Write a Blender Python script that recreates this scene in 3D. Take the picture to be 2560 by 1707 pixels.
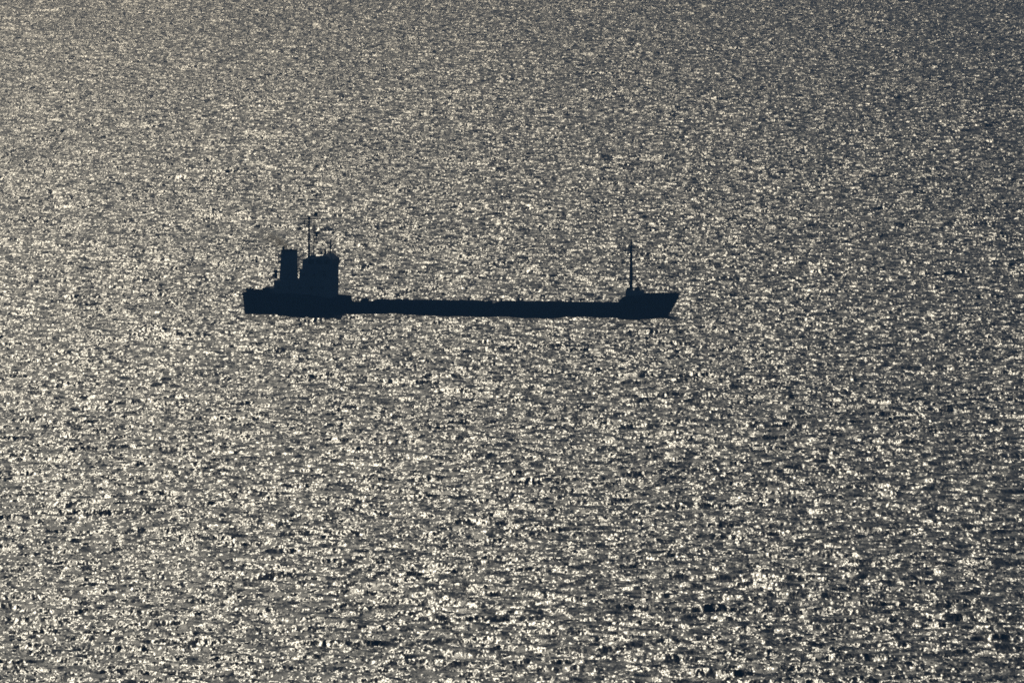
import bpy, bmesh, math, random
import numpy as np
from mathutils import Vector, Matrix

random.seed(4)
for o in list(bpy.data.objects):
    bpy.data.objects.remove(o)
scene = bpy.context.scene
C = scene.collection

# ------------------------------------------------------------------ camera, sky, sun, exposure
CAM_H = 125.0            # a high shore, looking down on the strait
SLANT = 2000.0           # metres to the ship
S = 0.0756               # metres per pixel of the photograph at the ship
TH = math.asin(CAM_H / SLANT)
GROUND = math.sqrt(SLANT ** 2 - CAM_H ** 2)
PITCH = TH + math.atan(70.5 * S / SLANT)

cam = bpy.data.cameras.new('camera')
cam_o = bpy.data.objects.new('camera', cam)
C.objects.link(cam_o)
ROLL = math.radians(0.22)          # the camera was not held quite level
cam_o.matrix_world = (Matrix.Translation((0, 0, CAM_H)) @ Matrix.Rotation(math.radians(90) - PITCH, 4, 'X')
                      @ Matrix.Rotation(ROLL, 4, 'Z'))
cam.sensor_width = 36
cam.lens = 36 / (2 * (1280 * S / SLANT))
cam.clip_start = 1
cam.clip_end = 80000
scene.camera = cam_o

SUN_EL = math.radians(28)
SUN_AZ = math.radians(-5.3)          # measured from +Y towards +X
world = bpy.data.worlds.new('World')
scene.world = world
world.use_nodes = True
wn = world.node_tree.nodes
bg = wn['Background']
sky = wn.new('ShaderNodeTexSky')
sky.sky_type = 'NISHITA'
sky.sun_disc = False
sky.sun_elevation = SUN_EL
sky.sun_rotation = SUN_AZ
sky.air_density = 1.0
sky.dust_density = 0.5
sky.ozone_density = 3.0
world.node_tree.links.new(sky.outputs[0], bg.inputs['Color'])
bg.inputs['Strength'].default_value = 0.08

sun = bpy.data.lights.new('sun', 'SUN')
sun.energy = 5.0
sun.angle = math.radians(0.5)
sun.color = (1.0, 0.945, 0.80)
sun_o = bpy.data.objects.new('sun', sun)
C.objects.link(sun_o)
sdir = Vector((math.sin(SUN_AZ) * math.cos(SUN_EL), math.cos(SUN_AZ) * math.cos(SUN_EL), math.sin(SUN_EL)))
sun_o.rotation_euler = (-sdir).to_track_quat('-Z', 'Y').to_euler()
sun_o.location = (0, 0, 400)

vs = scene.view_settings
vs.view_transform = 'Standard'
vs.look = 'None'
vs.gamma = 1
vs.use_curve_mapping = False
vs.exposure = -3.18
scene.cycles.use_denoising = False
scene.cycles.volume_bounces = 3
scene.cycles.filter_width = 1.75     # the long lens and warm air soften fine edges
HAZE = 2.6e-4

# ------------------------------------------------------------------ materials
def mat(name):
    m = bpy.data.materials.new(name)
    m.use_nodes = True
    n = m.node_tree.nodes
    return m, n, m.node_tree.links, n['Principled BSDF']

def paint(name, col, rough=0.5, scale=0.6, amount=0.25, spec=0.0, rust=0.0):
    m, n, l, p = mat(name)
    geo = n.new('ShaderNodeTexCoord')
    mp = n.new('ShaderNodeMapping')
    mp.inputs['Scale'].default_value = (1, 1, 0.35)      # weather runs down the plates
    no = n.new('ShaderNodeTexNoise')
    no.inputs['Scale'].default_value = scale
    no.inputs['Detail'].default_value = 6
    rp = n.new('ShaderNodeValToRGB')
    rp.color_ramp.elements[0].position = 0.35
    rp.color_ramp.elements[1].position = 0.7
    rp.color_ramp.elements[0].color = (*[c * (1 - amount) for c in col], 1)
    rp.color_ramp.elements[1].color = (*[min(1, c * (1 + amount)) for c in col], 1)
    l.new(geo.outputs['Object'], mp.inputs['Vector'])
    l.new(mp.outputs[0], no.inputs['Vector'])
    l.new(no.outputs['Fac'], rp.inputs['Fac'])
    src = rp.outputs['Color']
    if rust:
        n2 = n.new('ShaderNodeTexNoise')
        n2.inputs['Scale'].default_value = scale * 2.3
        n2.inputs['Detail'].default_value = 8
        r2 = n.new('ShaderNodeMapRange')
        r2.inputs['From Min'].default_value = 0.6
        r2.inputs['From Max'].default_value = 0.72
        r2.inputs['To Max'].default_value = rust
        l.new(mp.outputs[0], n2.inputs['Vector'])
        l.new(n2.outputs['Fac'], r2.inputs['Value'])
        mx = n.new('ShaderNodeMix')
        mx.data_type = 'RGBA'
        l.new(r2.outputs[0], mx.inputs['Factor'])
        l.new(src, mx.inputs['A'])
        mx.inputs['B'].default_value = (0.10, 0.035, 0.015, 1)
        src = mx.outputs['Result']
    l.new(src, p.inputs['Base Color'])
    p.inputs['Roughness'].default_value = rough
    p.inputs['Specular IOR Level'].default_value = spec
    return m

M_HULL = paint('hull_paint', (0.010, 0.022, 0.050), 0.7, 0.25, 0.3, rust=0.5)
M_DECK = paint('deck_paint', (0.05, 0.035, 0.03), 0.9, 0.5, 0.3, rust=0.6)
M_COAM = paint('coaming_paint', (0.010, 0.020, 0.038), 0.9, 0.4, 0.3, rust=0.5)
M_HOUSE = paint('house_paint', (0.30, 0.37, 0.44), 0.55, 0.4, 0.15, rust=0.3)
M_FUNNEL = paint('funnel_paint', (0.20, 0.27, 0.34), 0.5, 0.5, 0.2, rust=0.3)
M_STEEL = paint('mast_paint', (0.035, 0.045, 0.06), 0.5, 1.0, 0.2)
M_BLACK = paint('soot_black', (0.015, 0.015, 0.016), 0.7, 1.0, 0.2)
M_GLASS = paint('window_glass', (0.012, 0.016, 0.02), 0.12, 1.0, 0.1, spec=0.5)

# ------------------------------------------------------------------ water
def water_material():
    m, n, l, p = mat('sea_water')
    p.inputs['Base Color'].default_value = (0.006, 0.016, 0.024, 1)
    p.inputs['Roughness'].default_value = 0.295
    p.inputs['IOR'].default_value = 1.333
    geo = n.new('ShaderNodeNewGeometry')
    acc = geo.outputs['Normal']
    gm = n.new('ShaderNodeMapping')                      # gusts: rougher and smoother lanes
    gm.inputs['Scale'].default_value = (1 / 45, 1 / 190, 1)
    gm.inputs['Rotation'].default_value = (0, 0, math.radians(12))
    l.new(geo.outputs['Position'], gm.inputs['Vector'])
    gn = n.new('ShaderNodeTexNoise'); gn.inputs['Scale'].default_value = 1; gn.inputs['Detail'].default_value = 3
    l.new(gm.outputs[0], gn.inputs['Vector'])
    gust = n.new('ShaderNodeMapRange')
    gust.inputs['From Min'].default_value = 0.3; gust.inputs['From Max'].default_value = 0.7
    gust.inputs['To Min'].default_value = 0.8; gust.inputs['To Max'].default_value = 1.22
    l.new(gn.outputs['Fac'], gust.inputs['Value'])
    def layer(acc, sx, sy, rot, strength, detail):
        mp = n.new('ShaderNodeMapping')
        mp.vector_type = 'POINT'
        mp.inputs['Rotation'].default_value = (0, 0, math.radians(rot))
        mp.inputs['Scale'].default_value = (1 / sx, 1 / sy, 0.3)
        l.new(geo.outputs['Position'], mp.inputs['Vector'])
        no = n.new('ShaderNodeTexNoise')
        no.inputs['Scale'].default_value = 1.0
        no.inputs['Detail'].default_value = detail
        no.inputs['Roughness'].default_value = 0.55
        l.new(mp.outputs[0], no.inputs['Vector'])
        sub = n.new('ShaderNodeVectorMath'); sub.operation = 'SUBTRACT'
        l.new(no.outputs['Color'], sub.inputs[0])
        sub.inputs[1].default_value = (0.5, 0.5, 0.5)
        mul = n.new('ShaderNodeVectorMath'); mul.operation = 'MULTIPLY'
        l.new(sub.outputs[0], mul.inputs[0])
        mul.inputs[1].default_value = (strength, strength, 0)
        add = n.new('ShaderNodeVectorMath'); add.operation = 'ADD'
        sc = n.new('ShaderNodeVectorMath'); sc.operation = 'SCALE'
        l.new(mul.outputs[0], sc.inputs[0]); l.new(gust.outputs[0], sc.inputs['Scale'])
        l.new(acc, add.inputs[0]); l.new(sc.outputs[0], add.inputs[1])
        return add.outputs[0]
    acc = layer(acc, 1.1, 5.0, 5, 1.1, 3)
    acc = layer(acc, 0.45, 2.2, -8, 1.1, 2)
    acc = layer(acc, 0.3, 1.2, 20, 0.35, 1)
    nm = n.new('ShaderNodeVectorMath'); nm.operation = 'NORMALIZE'
    l.new(acc, nm.inputs[0])
    l.new(nm.outputs[0], p.inputs['Normal'])
    return m

def wave_tile(N, L, lmin, lmax, wind_deg, spread, rms, seed):
    """height and sideways displacement of one periodic patch of wind sea"""
    rng = np.random.default_rng(seed)
    k1 = np.fft.fftfreq(N, L / N) * 2 * np.pi
    kx, ky = np.meshgrid(k1, k1)
    k = np.hypot(kx, ky); k[0, 0] = 1
    a = np.arctan2(ky, kx) - math.radians(wind_deg)
    amp = k ** -2.0
    kp, kc = 2 * np.pi / lmax, 2 * np.pi / lmin
    amp *= np.exp(-0.6 * (kp / k) ** 4) * np.exp(-0.5 * (k / kc) ** 4)
    amp *= np.abs(np.cos(a / 2)) ** spread
    amp[0, 0] = 0
    sp = amp * (rng.normal(size=(N, N)) + 1j * rng.normal(size=(N, N)))
    h = np.fft.ifft2(sp)
    sx = np.fft.ifft2(1j * kx * sp).real
    sy = np.fft.ifft2(1j * ky * sp).real
    f = rms / math.sqrt((sx ** 2 + sy ** 2).mean())
    dx = np.fft.ifft2(1j * kx / k * sp).real * f
    dy = np.fft.ifft2(1j * ky / k * sp).real * f
    return [t.astype(np.float32) for t in (h.real * f, dx, dy)]

def sample(t, L, x, y):
    N = t.shape[0]
    u = (x / L * N) % N; v = (y / L * N) % N
    i = np.floor(u).astype(np.int32); j = np.floor(v).astype(np.int32)
    fu = (u - i).astype(np.float32); fv = (v - j).astype(np.float32)
    i %= N; j %= N; i2 = (i + 1) % N; j2 = (j + 1) % N
    return (t[j, i] * (1 - fu) + t[j, i2] * fu) * (1 - fv) + (t[j2, i] * (1 - fu) + t[j2, i2] * fu) * fv

def grow(start, step, end):
    out = []; p = start
    while p < end:
        step *= 1.35; p += step; out.append(p)
    return out

def build_water():
    xs = np.arange(-205, 205.01, 0.45)
    out = grow(205, 0.6, 30000)
    xs = np.array([-o for o in out[::-1]] + list(xs) + out)
    ys = []; y = 1240.0
    while y < 3950:
        ys.append(y); y += 1.25 * (y / 2000) ** 1.1
    near = grow(0, 1.5, 1700)
    ys = np.array([1240 - o for o in near[::-1]] + ys + grow(3950, 3.5, 32000))
    nx, ny = len(xs), len(ys)
    X, Y = np.meshgrid(xs, ys)
    fx = np.clip((420 - np.abs(X)) / 240, 0, 1)
    fy = np.clip((Y - 1000) / 230, 0, 1) * np.clip((4300 - Y) / 350, 0, 1)
    # the long hull shelters the water right beside it
    ux, uy = X - (1150 - 1280) * S, Y - GROUND
    c8, s8 = math.cos(math.radians(8.5)), math.sin(math.radians(8.5))
    al, ac = ux * c8 - uy * s8, ux * s8 + uy * c8
    d = np.hypot(np.maximum(np.abs(al) - 36, 0), np.maximum(np.abs(ac) - 6, 0))
    A = (fx * fy * (1 - 0.5 * np.exp(-(d / 9) ** 2))).astype(np.float32)
    H = np.zeros_like(A); DX = np.zeros_like(A); DY = np.zeros_like(A)
    for (N, L, lmin, lmax, wind, spread, rms, rot, seed) in WAVES:
        h, dx, dy = wave_tile(N, L, lmin, lmax, wind, spread, rms, seed)
        c, s = math.cos(math.radians(rot)), math.sin(math.radians(rot))
        u = X * c + Y * s; v = -X * s + Y * c
        hx, hy = sample(dx, L, u, v), sample(dy, L, u, v)
        H += sample(h, L, u, v)
        DX += hx * c - hy * s; DY += hx * s + hy * c
    ch = 0.7
    co = np.stack([X + DX * A * ch, Y + DY * A * ch, H * A], -1).reshape(-1, 3).astype(np.float32)
    idx = np.arange(nx * ny, dtype=np.int32).reshape(ny, nx)
    q = np.stack([idx[:-1, :-1], idx[:-1, 1:], idx[1:, 1:], idx[1:, :-1]], -1).reshape(-1, 4)
    me = bpy.data.meshes.new('water')
    me.vertices.add(len(co)); me.vertices.foreach_set('co', co.ravel())
    me.loops.add(q.size); me.loops.foreach_set('vertex_index', q.ravel())
    me.polygons.add(len(q))
    me.polygons.foreach_set('loop_start', np.arange(0, q.size, 4, dtype=np.int32))
    me.update(calc_edges=True)
    me.shade_smooth()
    o = bpy.data.objects.new('water', me)
    C.objects.link(o)
    me.materials.append(water_material())
    o['kind'] = 'structure'
    o['label'] = 'open sea glittering with sun glints on small wind waves'
    return o

#        N     L    lmin lmax wind spread rms  rot seed
WAVES = [(512, 811, 14, 60, 80, 3.0, 0.012, 11, 3),
         (512, 397, 3.0, 15, 80, 8.0, 0.13, 0, 1),
         (512, 233, 2.2, 7, -10, 1.2, 0.10, 23, 2)]
water = build_water()

# ------------------------------------------------------------------ haze
def build_haze():
    bm = bmesh.new()
    bmesh.ops.create_cube(bm, size=1)
    for v in bm.verts:
        v.co = Vector((v.co.x * 62000, v.co.y * 66000 + 0, -3 if v.co.z < 0 else 172))
    me = bpy.data.meshes.new('haze'); bm.to_mesh(me); bm.free()
    o = bpy.data.objects.new('haze', me); C.objects.link(o)
    m = bpy.data.materials.new('haze_air'); m.use_nodes = True
    n = m.node_tree.nodes; l = m.node_tree.links
    n.remove(n['Principled BSDF'])
    v = n.new('ShaderNodeVolumePrincipled')
    v.inputs['Color'].default_value = (0.22, 0.52, 1.0, 1)
    v.inputs['Absorption Color'].default_value = (0.07, 0.07, 0.07, 1)
    v.inputs['Density'].default_value = HAZE
    v.inputs['Anisotropy'].default_value = 0.0
    l.new(v.outputs[0], n['Material Output'].inputs['Volume'])
    me.materials.append(m)
    o['kind'] = 'stuff'
    o['label'] = 'thin sea haze between the shore and the far water'
    return o
if HAZE > 0:
    build_haze()

# ------------------------------------------------------------------ ship
PSI = math.radians(8.5)            # bow turned a little towards the shore
REF = (1150.0, 783.0)                # photo pixel of the ship's origin, amidships at the water
cP, sP, sT, cT = math.cos(PSI), math.sin(PSI), math.sin(TH), math.cos(TH)

def level(px, py):
    c, s = math.cos(ROLL), math.sin(ROLL)
    u, w = px - 1280, py - 853.5
    return 1280 + u * c + w * s, 853.5 - u * s + w * c

def LX(px, y=0.0):
    """station along the ship of a photo column, for a point y metres to port"""
    px = level(px, 760)[0]
    return ((px - REF[0]) * S - sP * y) / cP

def LZ(px, py, y=0.0):
    """height above the water of a photo row"""
    X = LX(px, y)
    px, py = level(px, py)
    return ((REF[1] - py) * S - (-sP * X + cP * y) * sT) / cT

ship = bpy.data.objects.new('cargo_ship', None)
C.objects.link(ship)
# keel line sits on the water under the side that faces the shore
ship.rotation_euler = (0, 0, -PSI)
ship['label'] = 'long low dark coaster cargo ship with bridge and funnel at the stern'
ship['category'] = 'ship'
ship.location = ((REF[0] - 1280) * S, GROUND, 0)

def obj(name, bm, m, parent=ship, smooth=False, bevel=0.0):
    if bevel:
        es = [e for e in bm.edges if e.is_manifold and len(e.link_faces) == 2 and e.calc_face_angle(0) > 0.6]
        bmesh.ops.bevel(bm, geom=es, offset=bevel, segments=1, affect='EDGES', clamp_overlap=True)
    bmesh.ops.recalc_face_normals(bm, faces=bm.faces)
    me = bpy.data.meshes.new(name)
    bm.to_mesh(me); bm.free()
    if smooth:
        me.shade_smooth()
    me.materials.append(m)
    o = bpy.data.objects.new(name, me)
    C.objects.link(o)
    o.parent = parent
    return o

def box(bm, x0, x1, y0, y1, z0, z1):
    vs_ = [bm.verts.new((x, y, z)) for x in (x0, x1) for y in (y0, y1) for z in (z0, z1)]
    for f in ((0, 1, 3, 2), (4, 6, 7, 5), (0, 4, 5, 1), (2, 3, 7, 6), (0, 2, 6, 4), (1, 5, 7, 3)):
        bm.faces.new([vs_[i] for i in f])

def prism(bm, pts, y0, y1):
    """outline in the ship's side view, given width across the ship"""
    a = [bm.verts.new((x, y0, z)) for x, z in pts]
    b = [bm.verts.new((x, y1, z)) for x, z in pts]
    n = len(pts)
    bm.faces.new(a); bm.faces.new(b[::-1])
    for i in range(n):
        bm.faces.new((a[i], a[(i + 1) % n], b[(i + 1) % n], b[i]))

def bar(bm, p, q, r0, r1=None, seg=8):
    p, q = Vector(p), Vector(q); r1 = r0 if r1 is None else r1
    d = (q - p).normalized()
    t = d.orthogonal().normalized(); u = d.cross(t)
    rings = []
    for c, r in ((p, r0), (q, r1)):
        rings.append([bm.verts.new(c + (t * math.cos(a) + u * math.sin(a)) * r)
                      for a in (2 * math.pi * i / seg for i in range(seg))])
    for i in range(seg):
        j = (i + 1) % seg
        bm.faces.new((rings[0][i], rings[0][j], rings[1][j], rings[1][i]))
    bm.faces.new(rings[0][::-1]); bm.faces.new(rings[1])

def B():
    return bmesh.new()

# ---- hull: lofted sections, bulwarks on poop and forecastle stand on it
XS, XB = LX(611.5, -4.2), LX(1669.5)          # stern and stem at the water
HB = 6.0                            # half beam
MAIN_Z, POOP_Z, FCL_Z = 1.0, 2.75, 2.85
X_POOP = LX(877, HB)
X_FC = LX(1545, -HB * 0.8)
X_TIP = LX(1695)
def half_deck(x):
    if x > XB - 19:
        t = min(1, (x - (XB - 19)) / (X_TIP - XB + 19))
        return HB * max(0.0, 1 - t ** 2.6) ** 0.75
    if x < XS + 9:
        t = (XS + 9 - x) / 9.2
        return HB * (1 - 0.14 * t * t)
    return HB
def half_wl(x):
    if x > XB - 22:
        t = min(1, (x - (XB - 22)) / 22)
        return HB * max(0.0, 1 - t ** 1.9)
    if x < XS + 13:
        t = (XS + 13 - x) / 13
        return HB * (1 - 0.42 * t ** 2)
    return HB
def deck_z(x):
    if x <= X_POOP:
        return POOP_Z + 0.25 * max(0, (X_POOP - x) / 20)
    if x >= X_FC:
        return FCL_Z + 0.35 * (x - X_FC) / (X_TIP - X_FC)
    return MAIN_Z

def build_hull():
    bm = B()
    st = [XS - 0.25 + 0.0, XS + .6, XS + 2, XS + 4, XS + 7, XS + 11, X_POOP - 4, X_POOP, X_POOP + .02, X_POOP + 5]
    x = X_POOP + 10
    while x < X_FC - 3:
        st.append(x); x += 5
    st += [X_FC - .01, X_FC]
    x = X_FC + 1.5
    while x < X_TIP - 0.6:
        st.append(x); x += 1.1
    st.append(X_TIP - .02)
    rings = []
    for x in st:
        dz = deck_z(x)
        ring = []
        # u from keel (0) to deck (1)
        for z in (-3.6, -2.6, -1.2, 0.0, 0.5, 1.0, dz * 0.66 if dz > 1.6 else 1.0 - 1e-3, dz):
            zz = min(z, dz)
            t = max(0, min(1, zz / max(dz, .1)))
            hw, hd = half_wl(min(x, XB)), half_deck(x)
            w = hw + (hd - hw) * t ** 1.6 if zz >= 0 else hw * (1 - (abs(zz) / 3.6) ** 4 * 0.35)
            # stem rake: the waterline of a bow section cannot run past the stem
            stem = XB + (X_TIP - XB) * (max(0, zz) / 3.3) ** 1.35 if zz > 0 else XB - 0.1 * abs(zz)
            xx = min(x, stem)
            if x > stem:
                w = 0.03
            if x < XS + 0.3 and zz < 0:
                xx = XS + 0.9 * min(1, -zz / 2)
            ring.append((xx, max(w, 0.03), zz))
        ring = ring[:]
        vsr = [bm.verts.new((a, -b, c)) for a, b, c in ring] + [bm.verts.new((a, b, c)) for a, b, c in ring[::-1]]
        rings.append(vsr)
    for r0, r1 in zip(rings, rings[1:]):
        n = len(r0)
        for i in range(n):
            j = (i + 1) % n
            bm.faces.new((r0[i], r0[j], r1[j], r1[i]))
    bm.faces.new(rings[0]); bm.faces.new(rings[-1][::-1])
    bmesh.ops.remove_doubles(bm, verts=bm.verts, dist=0.004)
    return obj('hull', bm, M_HULL)
build_hull()

def wall_strip(bm, pts, t=0.10):
    """plate standing on a plan curve; pts = (x, y, z_bottom, z_top), thickness inward (towards y=0)"""
    prev = None
    for x, y, z0, z1 in pts:
        yi = y - math.copysign(t, y)
        q = [bm.verts.new(c) for c in ((x, y, z0), (x, y, z1), (x, yi, z1), (x, yi, z0))]
        if prev:
            for i in range(4):
                j = (i + 1) % 4
                bm.faces.new((prev[i], prev[j], q[j], q[i]))
        else:
            bm.faces.new(q)
        prev = q
    bm.faces.new(prev[::-1])

def top_from(px, py, side):
    y = side * HB * 0.9
    return LZ(px, py, y)

# forecastle bulwark, flared like the bow, dropping down a ramp to the main deck
zt_tip = LZ(1696, 733, 0)
zt_mid = LZ(1609, 733, HB * 0.8)
for sd in (-1, 1):
    bm = B()
    pts = []
    x_r0, x_r1 = X_FC - 0.6, X_FC + 1.4
    n = 16
    pts.append((x_r0 - 0.9, sd * half_deck(x_r0), MAIN_Z - 0.02, MAIN_Z + 0.75))
    pts.append((X_FC - .02, sd * half_deck(X_FC), MAIN_Z - 0.02, MAIN_Z + 1.5))
    for i in range(n + 1):
        x = X_FC + (X_TIP - 0.05 - X_FC) * i / n
        k = i / n
        zt = zt_mid + (zt_tip - zt_mid) * k ** 1.3
        if i == 0:
            zt = MAIN_Z + 1.55
        elif i == 1:
            zt = zt_mid - 0.25
        y = max(0.16, half_deck(x) + 0.02)
        pts.append((x, sd * y, deck_z(x) - 0.05, zt))
    wall_strip(bm, pts)
    obj('bulwark', bm, M_HULL)
# cap where the two forecastle bulwarks meet
bm = B()
prism(bm, [(X_TIP - 0.6, deck_z(X_TIP) - .05), (X_TIP - 0.02, deck_z(X_TIP) - .02), (X_TIP + 0.12, zt_tip), (X_TIP - 0.6, zt_tip)], -0.14, 0.14)
obj('stem_post', bm, M_HULL)

# poop bulwark
zt_poop = LZ(640, 721.5, HB * 0.9)
zt_poop_f = LZ(860, 742, HB)
for sd in (-1, 1):
    bm = B()
    xs = [XS - 0.2, XS + 1, XS + 3, XS + 6, XS + 9, XS + 13, X_POOP - 6, X_POOP - 3, X_POOP - .05]
    pts = []
    for x in xs:
        k = max(0, (x - (X_POOP - 7)) / 7)
        zt = (zt_poop - 0.12) * (1 - k) + zt_poop_f * k
        pts.append((x, sd * (half_deck(x) + .02), deck_z(x) - .05, zt))
    wall_strip(bm, pts)
    obj('bulwark', bm, M_HULL)
bm = B()
box(bm, XS - 0.28, XS - 0.16, -HB * .86, HB * .86, deck_z(XS) - .05, zt_poop - .12)
obj('bulwark', bm, M_HULL)

# ---- cargo hatches with coamings and separate covers
Z_H = LZ(1100, 749, 4.6)
def hatch(px0, px1, n_cov, dz=0.0):
    x0, x1 = LX(px0), LX(px1)
    bm = B(); t = 0.12; zc = Z_H - 0.30 + dz
    box(bm, x0, x1, -4.6, -4.6 + t, MAIN_Z - .01, zc)
    box(bm, x0, x1, 4.6 - t, 4.6, MAIN_Z - .01, zc)
    box(bm, x0, x0 + t, -4.6 + t, 4.6 - t, MAIN_Z - .01, zc)
    box(bm, x1 - t, x1, -4.6 + t, 4.6 - t, MAIN_Z - .01, zc)
    k = x0 + 1.2
    while k < x1 - .5:                                   # stiffening brackets
        for sd in (-1, 1):
            y = sd * 4.6
            prism(bm, [(k - .04, MAIN_Z - .01), (k + .04, MAIN_Z - .01), (k + .04, zc - .06), (k - .04, zc - .06)], y, y + sd * 0.22)
        k += 1.6
    c = obj('hatch_coaming', bm, M_COAM)
    w = (x1 - x0) / n_cov
    for i in range(n_cov):
        bm = B()
        a, b = x0 + i * w + .05, x0 + (i + 1) * w - .05
        prism(bm, [(a, zc + .004), (b, zc + .004), (b, Z_H + dz - .05), ((a + b) / 2, Z_H + dz), (a, Z_H + dz - .05)], -4.7, 4.7)
        obj('hatch_cover', bm, M_COAM)
hatch(932, 1203, 7)
hatch(1240, 1538, 8)

# hatch machinery between the two holds and low vents along the deck
bm = B()
box(bm, LX(1211), LX(1224), -3.8, 3.8, MAIN_Z - .01, Z_H - 0.02)
obj('hatch_winch_house', bm, M_COAM, bevel=0.04)
def vent(px, py, y, r, z0, name='deck_vent'):
    x = LX(px, y); z = LZ(px, py, y)
    bm = B()
    bar(bm, (x, y, z0), (x, y, z - r * .9), r * .55)
    bar(bm, (x, y, z - r * .9), (x, y, z), r, r * .8)
    obj(name, bm, M_STEEL)
for px, py, y, r in ((1254, 745.5, 5.2, .34), (1296, 745, 5.2, .3), (1306, 746.5, 5.2, .3), (1172, 744.5, 5.2, .3),
                     (1428, 746, 5.2, .28), (1452, 747.5, 5.2, .22), (955, 743, 5.2, .3)):
    vent(px, py, y, r, MAIN_Z - .01)

# ---- break of the poop: cross deck with open rails
def railing(name, pts, h, m=M_STEEL, gap=1.3, r=0.035, parent=ship):
    bm = B()
    for (a, b) in zip(pts, pts[1:]):
        a, b = Vector(a), Vector(b)
        n = max(1, round((b - a).length / gap))
        for i in range(n + 1):
            p = a.lerp(b, i / n)
            bar(bm, p - Vector((0, 0, .01)), p + Vector((0, 0, h)), r, seg=5)
        for f in (1.0, 0.66, 0.33):
            bar(bm, a + Vector((0, 0, h * f)), b + Vector((0, 0, h * f)), r, seg=5)
    return obj(name, bm, m, parent)
for sd in (-1, 1):
    bm = B()
    box(bm, X_POOP + .12, LX(932, sd * 5.9), *sorted((sd * 5.9, sd * 5.98)), MAIN_Z - .02, MAIN_Z + .6)
    obj('bulwark', bm, M_HULL)
zr = LZ(905, 746.5, 5.5)
for sd in (-1, 1):
    railing('railing', [(X_POOP + .1, sd * 5.8, MAIN_Z), (LX(926, sd * 5.8), sd * 5.8, MAIN_Z)], zr - MAIN_Z, r=.06, gap=1.1)
bm = B()
box(bm, LX(890), LX(916), -2.2, 3.6, MAIN_Z - .01, LZ(900, 756, 3.6))
obj('store_locker', bm, M_COAM, bevel=.05)
bm = B()
box(bm, LX(899), LX(912), 1.0, 4.6, MAIN_Z - .01, LZ(900, 746.5, 4.6))
obj('ventilator_box', bm, M_COAM, bevel=.05)

# ---- accommodation
HW = 4.6
def deck_house(name, px0, px1, z0, z1, hw, m=M_HOUSE, parent=ship, bevel=0.08):
    bm = B()
    box(bm, LX(px0, -hw), LX(px1, hw), -hw, hw, z0, z1)
    return obj(name, bm, m, parent, bevel=bevel)
Z1 = LZ(720, 694.5, HW)                      # top of the long lower house
lower = deck_house('deckhouse', 684, 844.5, POOP_Z - .02, Z1, HW)
Z2 = LZ(790, 667, HW - .3)
upper = deck_house('accommodation_block', 748, 844, Z1 + .004, Z2, HW - 0.25)
# front windows and side portholes
def window_on(parent, x, y, z, w, h, face):
    bm = B()
    if face == 'front':
        box(bm, x, x + .03, y - w / 2, y + w / 2, z - h / 2, z + h / 2)
    else:
        sd = face
        box(bm, x - w / 2, x + w / 2, y, y + sd * .03, z - h / 2, z + h / 2)
    return obj('window', bm, M_GLASS, parent)
xf1, xf2 = LX(844.5, HW), LX(844, HW - .25)
for y in (-3.2, -1.6, 0, 1.6, 3.2):
    window_on(lower, xf1, y, (POOP_Z + Z1) / 2 + .35, .55, .6, 'front')
    window_on(upper, xf2, y, (Z1 + Z2) / 2 + .1, .55, .6, 'front')
for i in range(5):
    for sd in (-1, 1):
        window_on(lower, xf1 - 1.6 - i * 2.1, sd * HW, (POOP_Z + Z1) / 2 + .35, .5, .5, sd)
        if i < 3:
            window_on(upper, xf2 - 1.2 - i * 2.0, sd * (HW - .25), (Z1 + Z2) / 2 + .1, .5, .5, sd)

# wheelhouse: sill, corner posts and roof with open glazing, so the glitter shows through one corner
WH = 4.3
Z3 = LZ(790, 641.5, WH)                      # aft roof
Z4 = LZ(815, 633, WH)                        # raised fore roof
Zs = LZ(810, 661, -WH)                       # sill
wx0, wxm, wx1 = LX(755.5, -WH), LX(788, -WH), LX(845.5, WH)
bm = B()
pts = [(wx0, Z2 + .004), (wx1 - .1, Z2 + .004), (wx1 + .05, Z2 + .9), (wx1 + .12, Z3 - .15),
       (wx1 - .9, Z4), (wxm + .9, Z4), (wxm, Z3 + .25), (wx0, Z3)]
prism(bm, pts, -WH, WH)
wheel = obj('wheelhouse', bm, M_HOUSE)
for i in range(6):
    y = -3.4 + i * 1.36
    window_on(wheel, wx1 + .085, y, (Z2 + Z3) / 2 + .55, 1.0, .8, 'front')
for sd in (-1, 1):
    for i in range(3):
        window_on(wheel, wx1 - .9 - i * 1.5, sd * WH, (Z2 + Z3) / 2 + .5, 1.1, .8, sd)
# bridge wings
for sd in (-1, 1):
    bm = B()
    y0, y1 = sorted((sd * WH, sd * 5.7))
    box(bm, wx1 - 2.6, wx1 - .3, y0, y1, Z2 - .12, Z2)
    box(bm, wx1 - 2.6, wx1 - .3, *sorted((sd * 5.6, sd * 5.7)), Z2 + .001, Z2 + 1.05)
    obj('bridge_wing', bm, M_HOUSE)

# roof fittings
def post(name, px, py0, py1, y, r, m=M_STEEL, parent=ship, r1=None):
    bm = B()
    x = LX(px, y)
    bar(bm, (x, y, LZ(px, py0, y)), (x, y, LZ(px, py1, y)), r, r1)
    return obj(name, bm, m, parent)
post('searchlight_post', 811.6, 636, 623, 0, .2)
post('aerial', 825, 622, 598, 0.5, .2, r1=.07)
post('aerial_stand', 825, 636, 621, 0.5, .09)

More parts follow.
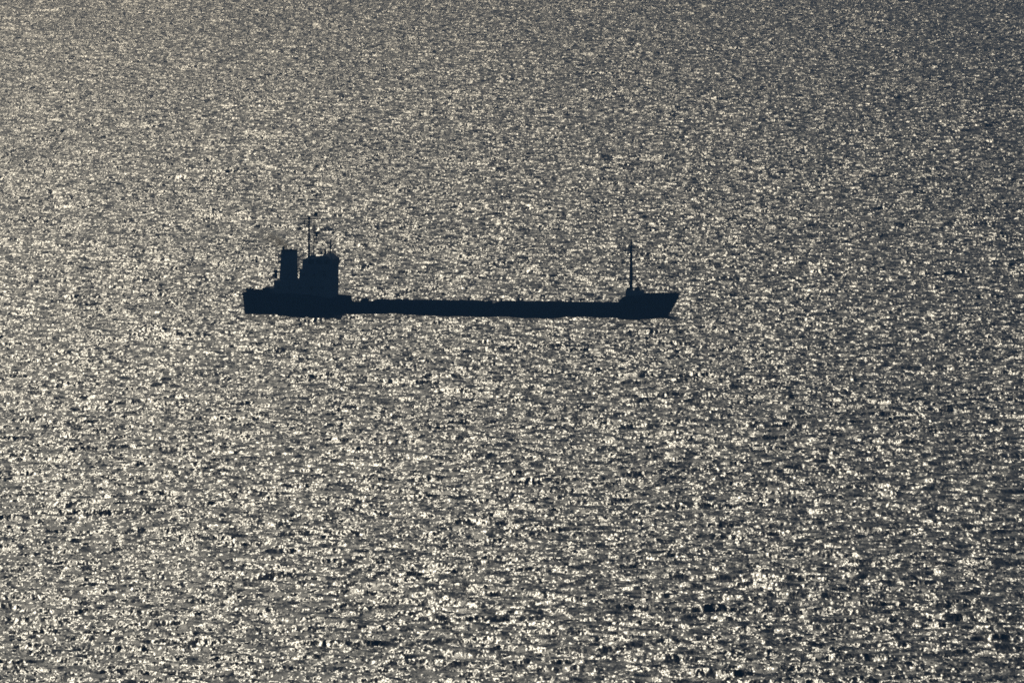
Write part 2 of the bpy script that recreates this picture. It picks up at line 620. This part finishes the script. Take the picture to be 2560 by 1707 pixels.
# ---- main mast with yards, lamps and radar
mast = post('main_mast', 771, 645, 544, 0, .24, r1=.16)
def yard(px0, px1, py, y, r):
    bm = B()
    z = LZ((px0 + px1) / 2, py, y)
    bar(bm, (LX(px0, y), y, z), (LX(px1, y), y, z), r, seg=6)
    return obj('yard', bm, M_STEEL, mast)
yard(757, 797, 547, 0, .11)
yard(759, 783, 561, 0, .09)
def lump(name, px0, px1, py0, py1, y0, y1, parent, m=M_STEEL):
    bm = B()
    ym = (y0 + y1) / 2
    box(bm, LX(px0, ym), LX(px1, ym), y0, y1, LZ(px0, py1, ym), LZ(px0, py0, ym))
    return obj(name, bm, m, parent, bevel=.04)
lump('lamp', 768.5, 774, 541, 546, -.2, .2, mast)
lump('lamp', 757.5, 760.5, 550, 560, -.15, .15, mast)
# thin aft stay of the lantern mast and the radar post beside it
rad = post('radar_mast', 783.5, 640, 545, 0, .11, r1=.09)
lump('lantern_box', 784, 792, 531, 540, -.3, .3, rad)
lump('radar_scanner', 785.5, 796, 579, 583, -.9, .9, rad)
lump('radar_turret', 787, 793, 583.5, 592, -.3, .3, rad)
bm = B()
bar(bm, (LX(783.5), 0, LZ(783.5, 600)), (LX(789), 0, LZ(789, 600)), .07)
bar(bm, (LX(789), 0, LZ(789, 600)), (LX(789), 0, LZ(789, 589)), .13)
obj('bracket', bm, M_STEEL, rad)
bm = B()
bar(bm, (LX(795.5), 0, LZ(795.5, 534)), (LX(795.5), 0, LZ(795.5, 518)), .05, .03, 6)
obj('whip_aerial', bm, M_STEEL, rad)

# ---- funnel
def taper_box(bm, lo, hi):
    (a0, a1, b0, b1, z0), (c0, c1, d0, d1, z1) = lo, hi
    def oval(x0, x1, y0, y1, z):
        cx, cy, rx, ry = (x0 + x1) / 2, (y0 + y1) / 2, (x1 - x0) / 2, (y1 - y0) / 2
        out = []
        for i in range(20):
            a = 2 * math.pi * i / 20
            c, s = math.cos(a), math.sin(a)
            out.append(bm.verts.new((cx + rx * math.copysign(abs(c) ** .45, c), cy + ry * math.copysign(abs(s) ** .45, s), z)))
        return out
    A, Bv = oval(a0, a1, b0, b1, z0), oval(c0, c1, d0, d1, z1)
    for i in range(20):
        j = (i + 1) % 20
        bm.faces.new((A[i], A[j], Bv[j], Bv[i]))
    bm.faces.new(A[::-1]); bm.faces.new(Bv)
zf = LZ(720, 623.5, 0.8)
bm = B()
taper_box(bm, (LX(698.5), LX(742), -1.7, 1.7, Z1 + .004), (LX(702.5), LX(740.5), -1.55, 1.55, zf - .25))
funnel = obj('funnel', bm, M_FUNNEL)
bm = B()
taper_box(bm, (LX(701.5), LX(741.2), -1.62, 1.62, zf - .246), (LX(702), LX(740.5), -1.6, 1.6, zf))
obj('funnel_cap', bm, M_BLACK, funnel)
for px, py, y in ((707.5, 616.5, 0), (716, 621, .5), (727, 621.5, -.5)):
    bm = B()
    bar(bm, (LX(px, y), y, zf + .002), (LX(px, y) - .1, y, LZ(px, py, y)), .24)
    obj('exhaust_pipe', bm, M_BLACK, funnel)

# ---- platforms and rails between funnel and bridge
bm = B()
zc = LZ(748, 672, 0)
box(bm, LX(741.8), LX(749), -1.2, 1.2, zc - .1, zc)
obj('catwalk', bm, M_STEEL)
railing('railing', [(LX(742, 1.2), 1.2, zc), (LX(755, 1.2), 1.2, zc)], LZ(748, 659, 1.2) - zc, r=.06)
bm = B()
z = LZ(748, 643, .6)
bar(bm, (LX(741, .6), .6, z), (LX(757, .6), .6, z), .1)
bar(bm, (LX(745, .6), .6, zc), (LX(745, .6), .6, z), .06)
obj('stay_bar', bm, M_STEEL)
# after end of the deckhouse
vent(687, 675, 3.5, .45, Z1, 'cowl_vent')
railing('railing', [(LX(686, 4.4), -4.4, Z1), (LX(686, 4.4), 4.4, Z1)], LZ(690, 683, 4.4) - Z1)
railing('railing', [(LX(686, 4.4), 4.4, Z1), (LX(700, 4.4), 4.4, Z1)], LZ(690, 683, 4.4) - Z1)

# ---- stern gear showing above the poop bulwark
zp = POOP_Z + .2
def winch(px0, px1, py, y):
    bm = B()
    z = LZ((px0 + px1) / 2, py, y)
    x0, x1 = LX(px0, y), LX(px1, y)
    box(bm, x0, x1, y - .9, y + .9, zp - .1, zp + .35)
    bar(bm, ((x0 + x1) / 2, y - 1.0, z - .45), ((x0 + x1) / 2, y + 1.0, z - .45), .45, seg=12)
    box(bm, x0, x0 + .3, y - .8, y + .8, zp + .352, z)
    box(bm, x1 - .3, x1, y - .8, y + .8, zp + .352, z)
    obj('mooring_winch', bm, M_STEEL)
winch(613, 631, 720, 2.5)
winch(655, 672, 719, 2.5)
bm = B()
box(bm, LX(674, 3), LX(683, 3), 2, 4.2, zp - .1, LZ(678, 720, 3))
obj('deck_locker', bm, M_HOUSE, bevel=.05)
post('bollard', 641, 740, 722.5, 4.6, .22)
# poop front rail towards the hold
railing('railing', [(X_POOP - .1, -5.6, POOP_Z), (X_POOP - .1, 5.6, POOP_Z)], LZ(874, 741, 5.6) - POOP_Z, r=.05)

# ---- forecastle: mast house, foremast, windlass, rails
z_mh = LZ(1590, 725, 1.6)
bm = B()
fx0, fx1 = LX(1566, 0), LX(1606, 0)
box(bm, fx0, fx1, -1.8, 1.8, FCL_Z - .02, z_mh)
mh = obj('mast_house', bm, M_HOUSE, bevel=.06)
fm = post('foremast', 1576.8, 725, 602, 0, .34, r1=.19)
post('lamp_spike', 1577, 603, 597, 0, .07, parent=fm)
lump('lamp', 1574.8, 1579, 621, 624, -.25, .25, fm)
bm = B()
for y in (-.28, .28):
    bar(bm, (LX(1573.2), y, z_mh), (LX(1574.6), y * .6, LZ(1574, 622)), .035, seg=5)
for i in range(22):
    z = z_mh + .35 + i * .33
    bar(bm, (LX(1573.4), -.24, z), (LX(1573.4), .24, z), .025, seg=4)
obj('ladder', bm, M_STEEL, fm)
bm = B()
bar(bm, (LX(1592), -1.4, z_mh + .3), (LX(1592), 1.4, z_mh + .3), .34, seg=12)
box(bm, LX(1586), LX(1598), -.4, .4, z_mh + .002, z_mh + .55)
obj('windlass', bm, M_STEEL, bevel=0)
# lockers, rail and lamps on the wheelhouse roof
lump('flag_locker', 776, 787, 637.5, 644, -1.2, .4, wheel, M_HOUSE)
lump('compass_stand', 800, 805, 628.5, 636, -.4, .4, wheel, M_HOUSE)
railing('roof_rail', [(LX(792, 3.9), 3.9, Z4 - .4), (LX(838, 3.9), 3.9, Z4 - .4)], 0.75, parent=wheel, r=.04)
# wire stays of the two masts
def stay(px0, py0, px1, py1, y0, y1, parent):
    bm = B()
    bar(bm, (LX(px0, y0), y0, LZ(px0, py0, y0)), (LX(px1, y1), y1, LZ(px1, py1, y1)), .035, seg=5)
    obj('stay', bm, M_STEEL, parent)
stay(771, 548, 742, 621, 0, 1.2, mast); stay(771, 548, 742, 623, 0, -1.2, mast)
stay(771, 560, 838, 634, 0, 3, mast); stay(771, 560, 838, 634, 0, -3, mast)
stay(1577, 612, 1690, 733, 0, 0, fm); 
lump('stowed_gear', 1567, 1573, 719.5, 726, -.8, .8, ship)
for sd in (-1, 1):
    xa, xb = LX(1640, 0), LX(1692, 0)
    railing('railing', [(xa, sd * half_deck(xa) * .93, zt_mid), (LX(1670), sd * half_deck(LX(1670)) * .93, zt_mid + .1)], .32, gap=1.0, r=.045)
for px in (1676, 1687):
    post('fairlead_post', px, 735, 729, .8, .14)
# anchor on the side that faces the shore
bm = B()
xa = LX(1648, -4)
ya = -(half_deck(xa) * .75 + half_wl(xa) * .25)
bar(bm, (xa, ya - .18, 1.1), (xa, ya - .32, 2.3), .12)
bar(bm, (xa - .6, ya - .2, 1.5), (xa, ya - .15, 1.05), .13)
bar(bm, (xa + .6, ya - .2, 1.5), (xa, ya - .15, 1.05), .13)
obj('anchor', bm, M_BLACK)


# ---- thin exhaust smoke drifting aft from the funnel
def build_smoke():
    y = 0.0
    a = Vector((LX(717, y), y, LZ(717, 615, y)))
    b = Vector((LX(640, y), y - 1.0, LZ(640, 580, y)))
    d = b - a
    L = d.length
    bm = B()
    rings = []
    for i in range(9):
        t = i / 8
        R = 0.55 + 1.4 * t ** 0.7
        rings.append([bm.verts.new((t * L, R * math.cos(q), R * math.sin(q))) for q in (2 * math.pi * k / 14 for k in range(14))])
    for p, q in zip(rings, rings[1:]):
        for k in range(14):
            j = (k + 1) % 14
            bm.faces.new((p[k], p[j], q[j], q[k]))
    bm.faces.new(rings[0][::-1]); bm.faces.new(rings[-1])
    m = bpy.data.materials.new('smoke_volume'); m.use_nodes = True
    n, l = m.node_tree.nodes, m.node_tree.links
    n.remove(n['Principled BSDF'])
    tc = n.new('ShaderNodeTexCoord')
    sep = n.new('ShaderNodeSeparateXYZ'); l.new(tc.outputs['Object'], sep.inputs[0])
    def math_(op, a_, b_=None):
        q = n.new('ShaderNodeMath'); q.operation = op
        for i, v in enumerate((a_, b_)):
            if v is None: continue
            if isinstance(v, (int, float)): q.inputs[i].default_value = v
            else: l.new(v, q.inputs[i])
        return q.outputs[0]
    t = math_('MAXIMUM', math_('DIVIDE', sep.outputs[0], L), 0.0)
    no = n.new('ShaderNodeTexNoise')
    no.inputs['Scale'].default_value = 0.85; no.inputs['Detail'].default_value = 4
    l.new(tc.outputs['Object'], no.inputs['Vector'])
    R = math_('ADD', math_('MULTIPLY', math_('POWER', t, 0.7), 1.4), 0.55)
    r = math_('SQRT', math_('ADD', math_('MULTIPLY', sep.outputs[1], sep.outputs[1]), math_('MULTIPLY', sep.outputs[2], sep.outputs[2])))
    edge = math_('SUBTRACT', 1.0, math_('DIVIDE', r, R))
    puff = math_('MAXIMUM', math_('ADD', edge, math_('MULTIPLY', math_('SUBTRACT', no.outputs['Fac'], 0.54), 2.6)), 0.0)
    fade = math_('POWER', math_('MAXIMUM', math_('SUBTRACT', 1.0, t), 0.0), 1.7)
    dens = math_('MULTIPLY', math_('MULTIPLY', puff, fade), 3.6)
    v = n.new('ShaderNodeVolumePrincipled')
    v.inputs['Color'].default_value = (0.98, 0.94, 0.86, 1)
    v.inputs['Anisotropy'].default_value = 0.78
    l.new(dens, v.inputs['Density'])
    l.new(v.outputs[0], n['Material Output'].inputs['Volume'])
    o = obj('exhaust_smoke', bm, m, parent=None)
    o.matrix_world = Matrix.Translation(ship.location) @ Matrix.Rotation(-PSI, 4, 'Z') @ Matrix.Translation(a) @ d.to_track_quat('X', 'Z').to_matrix().to_4x4()
    o['kind'] = 'stuff'
    o['category'] = 'smoke'
    o['label'] = 'thin pale exhaust smoke drifting aft from the ship funnel'
build_smoke()
